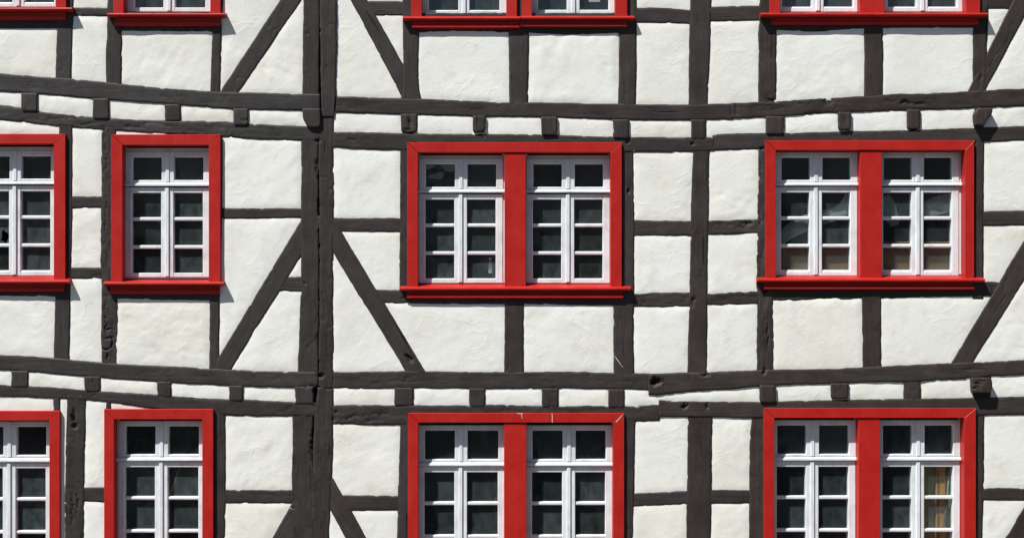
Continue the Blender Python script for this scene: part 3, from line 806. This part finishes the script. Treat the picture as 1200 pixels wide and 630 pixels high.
# --- carcass behind: inner lining with window openings, floors, back and side walls, roof, ground floor
xw0, xw1 = Xp(X0), Xp(X1)
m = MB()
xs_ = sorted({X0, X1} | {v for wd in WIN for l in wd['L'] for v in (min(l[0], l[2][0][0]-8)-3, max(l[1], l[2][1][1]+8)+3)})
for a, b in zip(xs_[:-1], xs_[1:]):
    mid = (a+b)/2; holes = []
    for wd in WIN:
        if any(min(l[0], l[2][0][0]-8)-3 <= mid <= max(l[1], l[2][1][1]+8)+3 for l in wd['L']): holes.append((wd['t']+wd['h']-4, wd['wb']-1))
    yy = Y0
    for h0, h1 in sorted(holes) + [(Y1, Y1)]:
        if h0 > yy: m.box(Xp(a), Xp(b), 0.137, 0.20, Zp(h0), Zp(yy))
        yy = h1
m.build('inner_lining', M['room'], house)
zt, zg = Zp(Y0), Zp(Y1)
m = MB(); m.box(xw0, xw0+0.3, 0.16, 7.0, 0, zt); m.build('side_wall', M['facing'], house)
m = MB(); m.box(xw1-0.3, xw1, 0.16, 7.0, 0, zt); m.build('side_wall', M['facing'], house)
m = MB(); m.box(xw0+0.3, xw1-0.3, 6.7, 7.0, 0, zt); m.build('back_wall', M['room'], house)
m = MB(); m.box(xw0, xw1, -0.02, 0.16, 0.55, zg-0.003); m.build('ground_floor_wall', M['facing'], house)
m = MB(); m.box(xw0-0.02, xw1+0.02, -0.07, 0.17, 0, 0.549); m.build('plinth', M['stone'], house)
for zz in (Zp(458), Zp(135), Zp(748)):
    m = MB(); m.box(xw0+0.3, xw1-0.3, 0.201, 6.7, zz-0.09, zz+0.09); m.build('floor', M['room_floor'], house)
m = MB(); m.extrude_x([(-0.30, zt+0.01), (3.5, zt+3.6), (7.3, zt+0.01), (7.3, zt+0.16), (3.5, zt+3.78), (-0.30, zt+0.16)], xw0-0.25, xw1+0.25); m.build('roof', M['roof'], house)
m = MB(); m.box(xw0, xw1, 0.0, 7.0, zt+0.001, zt+0.009); m.build('attic_floor', M['room_floor'], house)
for xx in (Xp(300), Xp(790)):
    m = MB(); m.box(xx-0.06, xx+0.06, 0.201, 6.7, zg, zt); m.build('partition', M['room'], house)

# ------------------------------------------------------------------ things behind the panes
def sheet(name, px0, px1, py0, py1, y, mat, amp, wav, seed, thick=0.004):
    """hanging cloth with soft folds and real thickness"""
    nx = max(8, int((px1-px0)/2.5)); nz = 10
    xs = np.linspace(0, 1, nx+1); zs = np.linspace(0, 1, nz+1)
    Xg, Zg = np.meshgrid(xs, zs, indexing='ij')
    px = px0+(px1-px0)*Xg; py = py0+(py1-py0)*Zg
    yy = y + amp*np.sin(px/wav+seed+0.6*np.sin(py/40+seed)) + 0.5*amp*vnoise(px/wav/2, py/60, seed)
    k = (D+y)/D
    F = np.stack([CX+(px-CXP)*S*k, yy, CZ-(py-CYP)*S*k], -1).reshape(-1, 3)
    B = F.copy(); B[:, 1] += thick
    idx = np.arange(len(F)).reshape(nx+1, nz+1)
    q = np.stack([idx[:-1,:-1], idx[:-1,1:], idx[1:,1:], idx[1:,:-1]], -1).reshape(-1, 4)
    ring = np.concatenate([idx[0,:], idx[1:,-1], idx[-1,-2::-1], idx[-2:0:-1,0]])
    s = np.stack([ring, np.roll(ring,-1), np.roll(ring,-1)+len(F), ring+len(F)], -1)
    return mesh_obj(name, np.concatenate([F, B]), np.concatenate([q, q[:, ::-1]+len(F), s]).tolist(), mat, None, True)
def swag(pts, label):
    """tied-back pale drape: an arched gathered band"""
    n = 26; m_ = 7; V = []
    c = np.array(pts, float); tt = np.linspace(0, 1, len(c)); s = np.linspace(0, 1, n)
    cx_, cy_, wd_ = (smooth1(np.interp(s, tt, c[:, k]), 3) for k in range(3))
    dx, dy = np.gradient(cx_), np.gradient(cy_); l = np.hypot(dx, dy)
    for i in range(n):
        for j in range(m_):
            u = (j/(m_-1)-0.5)*wd_[i]
            yy = 0.160 + 0.005*math.sin(j*2.1+i*0.15)
            V.append(P(cx_[i]-dy[i]/l[i]*u, cy_[i]+dx[i]/l[i]*u, yy))
    V += [(p[0], p[1]+0.004, p[2]) for p in V]
    N0 = n*m_; F = []
    for i in range(n-1):
        for j in range(m_-1):
            a = i*m_+j; q = (a, a+1, a+m_+1, a+m_); F += [q, tuple(x+N0 for x in reversed(q))]
    o = mesh_obj('drape', V, F, M['gauze'], None, True); tag(o, label, 'curtain', 'pale drapes in the middle right window')
swag([(913,287,7),(922,273,16),(938,263,20),(960,256,17),(982,250,14),(996,238,18),(1002,226,20)], 'pale gauze drape tied back behind the left light of the middle right double window')
swag([(1033,232,20),(1038,242,24),(1043,251,20),(1047,258,13),(1049,264,9)], 'narrow pale gauze drape beside the red mullion of the middle right double window')
swag([(1066,244,10),(1085,246,20),(1100,240,22),(1118,236,20)], 'pale gauze drape bunched behind the rightmost panes of the middle right double window')
def board(px0, px1, py0, py1, y, label):
    a = P(px0, py1, y); b = P(px1, py0, y)
    m = MB(); m.cbox(a[0], b[0], y, y+0.02, a[2], b[2], 0.003)
    h = (b[2]-a[2])
    o = m.build('wooden_board', M['brown_board']); tag(o, label, 'board', 'brown boards in the middle right window')
    m = MB(); m.cbox(a[0]+0.01, b[0]-0.01, y-0.005, y-0.0005, b[2]-0.035, b[2]-0.004, 0.003); m.build('edge_strip', M['brown_board'], o)
board(905, 1006, 286.5, 325, 0.1565, 'brown wooden board behind the lowest panes of the middle right window, left light')
board(1030, 1128, 283, 325, 0.1565, 'brown wooden board behind the lowest panes of the middle right window, right light')
o = sheet('cloth', 1079, 1128, 536, 664, 0.198, M['ochre'], 0.006, 5.0, 3); tag(o, 'ochre cloth hanging behind the rightmost panes of the bottom right window', 'cloth')
a, b = P(1097, 664, 0.16), P(1108, 540, 0.16)
m = MB(); m.cbox(a[0], b[0], 0.155, 0.185, a[2], b[2], 0.005); o = m.build('wooden_post', M['orange_wood']); tag(o, 'upright orange wooden post behind the rightmost panes of the bottom right window', 'post')
m = MB(); m.cbox(a[0]+0.01, a[0]+0.03, 0.1535, 0.156, a[2]+0.1, b[2]-0.1, 0.001); m.build('groove_strip', M['brown_board'], o)
m = MB(); m.tube([P(1106, 620, 0.146), P(1109, 590, 0.146), P(1113, 545, 0.146)], [0.010, 0.008, 0.007], 6); o = m.build('pole', M['grey_metal'], None, True); tag(o, 'thin slanting grey pole beside the orange post in the bottom right window', 'pole')
m = MB(); m.tube([P(211, 545, 0.155), P(206, 560, 0.152), P(202, 571, 0.150), P(199.5, 581, 0.150)], [0.0045]*4, 6); o = m.build('cord', M['yellow_cord'], None, True); tag(o, 'thin yellow cord slanting behind a pane of the bottom row narrow window', 'cord')
# small white bottle on the inner ledge of the middle window
m = MB(); bx = P(574.5, 0, 0.172)[0]; zb0 = P(0, 320, 0.172)[2]
prof = [(0.0, 0.018), (0.01, 0.021), (0.075, 0.021), (0.095, 0.012), (0.115, 0.009), (0.132, 0.009), (0.135, 0.012), (0.145, 0.012), (0.147, 0.004)]
m.tube([(bx, 0.172, zb0+h) for h, r in prof], [r for h, r in prof], 12); o = m.build('bottle', M['white_ceramic'], None, True); tag(o, 'small white bottle standing behind a bottom pane of the middle row centre window', 'bottle')
a, b = P(690, 2.5, 0.129), P(703, -12, 0.129)
m = MB(); m.box(a[0], b[0], 0.1285, 0.130, a[2], b[2]); o = m.build('paper_note', M['white_ceramic']); tag(o, 'small white paper note stuck inside a pane of the top row centre window', 'paper')

# ------------------------------------------------------------------ the street and what stands across it
m = MB(); m.box(-90, 90, -90, 90, -0.3, 0.0); g = m.build('street', M['cobble']); g['kind'] = 'structure'
m = MB(); m.cbox(-60, 60, -2.2, -0.075, 0.001, 0.12, 0.01); g = m.build('pavement', M['stone']); g['kind'] = 'structure'
def far_house(x0, x1, yb, hgt, label):
    e = bpy.data.objects.new('rendered_house', None); col.objects.link(e); e.location = ((x0+x1)/2, yb, 0)
    tag(e, label, 'house', 'houses across the street')
    m = MB(); m.box(x0, x1, yb-7, yb, 0, hgt); m.build('wall', M['facing'], e)
    m = MB(); m.extrude_x([(yb+0.4, hgt+0.003), (yb-3.5, hgt+3.4), (yb-7.4, hgt+0.003)], x0-0.2, x1+0.2); m.build('roof', M['roof'], e)
    for r in range(3):
        n = int((x1-x0)/2.2)
        for i in range(n):
            cx_ = x0+(i+0.5)*(x1-x0)/n; cz_ = 1.7+r*2.7
            m = MB(); m.box(cx_-0.45, cx_+0.45, yb+0.003, yb+0.06, cz_-0.7, cz_+0.7); wv = m.build('window', M['white'], e)
            m = MB(); m.box(cx_-0.38, cx_+0.38, yb+0.061, yb+0.065, cz_-0.63, cz_+0.63); m.build('pane', M['net_grey'], wv)
far_house(-15.5, -4.2, -24, 8.4, 'tan rendered house across the street with many small windows')
far_house(-4.0, 4.6, -24.6, 7.6, 'low tan rendered house across the street behind the bare tree')
far_house(4.8, 15.0, -23.5, 8.8, 'tall tan rendered house across the street at the right')
def tree(x, y, h, seed, label):
    random.seed(seed)
    e = bpy.data.objects.new('bare_tree', None); col.objects.link(e); e.location = (x, y, 0); tag(e, label, 'tree', 'bare trees across the street')
    tr, tw = MB(), MB()
    def grow(p, d, l, r, lev):
        pts = [p]; rr = [r]
        for i in range(4):
            d = (d + Vector((random.uniform(-.22,.22), random.uniform(-.22,.22), random.uniform(-.08,.16)))).normalized()
            p = p + d*l/4; pts.append(p); rr.append(r*(1-0.13*(i+1)))
        (tr if lev < 3 else tw).tube(pts, rr, 6 if lev < 3 else 4)
        if lev >= 6: return
        for _ in range(3 if lev < 5 else 2):
            a = random.uniform(0, 6.28); sp = random.uniform(0.45, 0.9)
            o = d.orthogonal().normalized(); o2 = d.cross(o)
            nd = (d + (o*math.cos(a)+o2*math.sin(a))*sp + Vector((0,0,0.12))).normalized()
            grow(pts[random.choice((2,3,4,4))], nd, l*random.uniform(.62,.82), max(0.007, rr[-1]*random.uniform(.6,.8)), lev+1)
    grow(Vector((x,y,0)), Vector((0,0,1)), h*0.30, h*0.024, 0)
    tr.build('trunk', M['bark'], e, True); tw.build('crown', M['bark'], e, True)
tree(-7.8, -20.0, 18.0, 5, 'tall bare tree across the street at the left')
tree(8.6, -20.5, 17.0, 9, 'spreading bare tree across the street at the right')
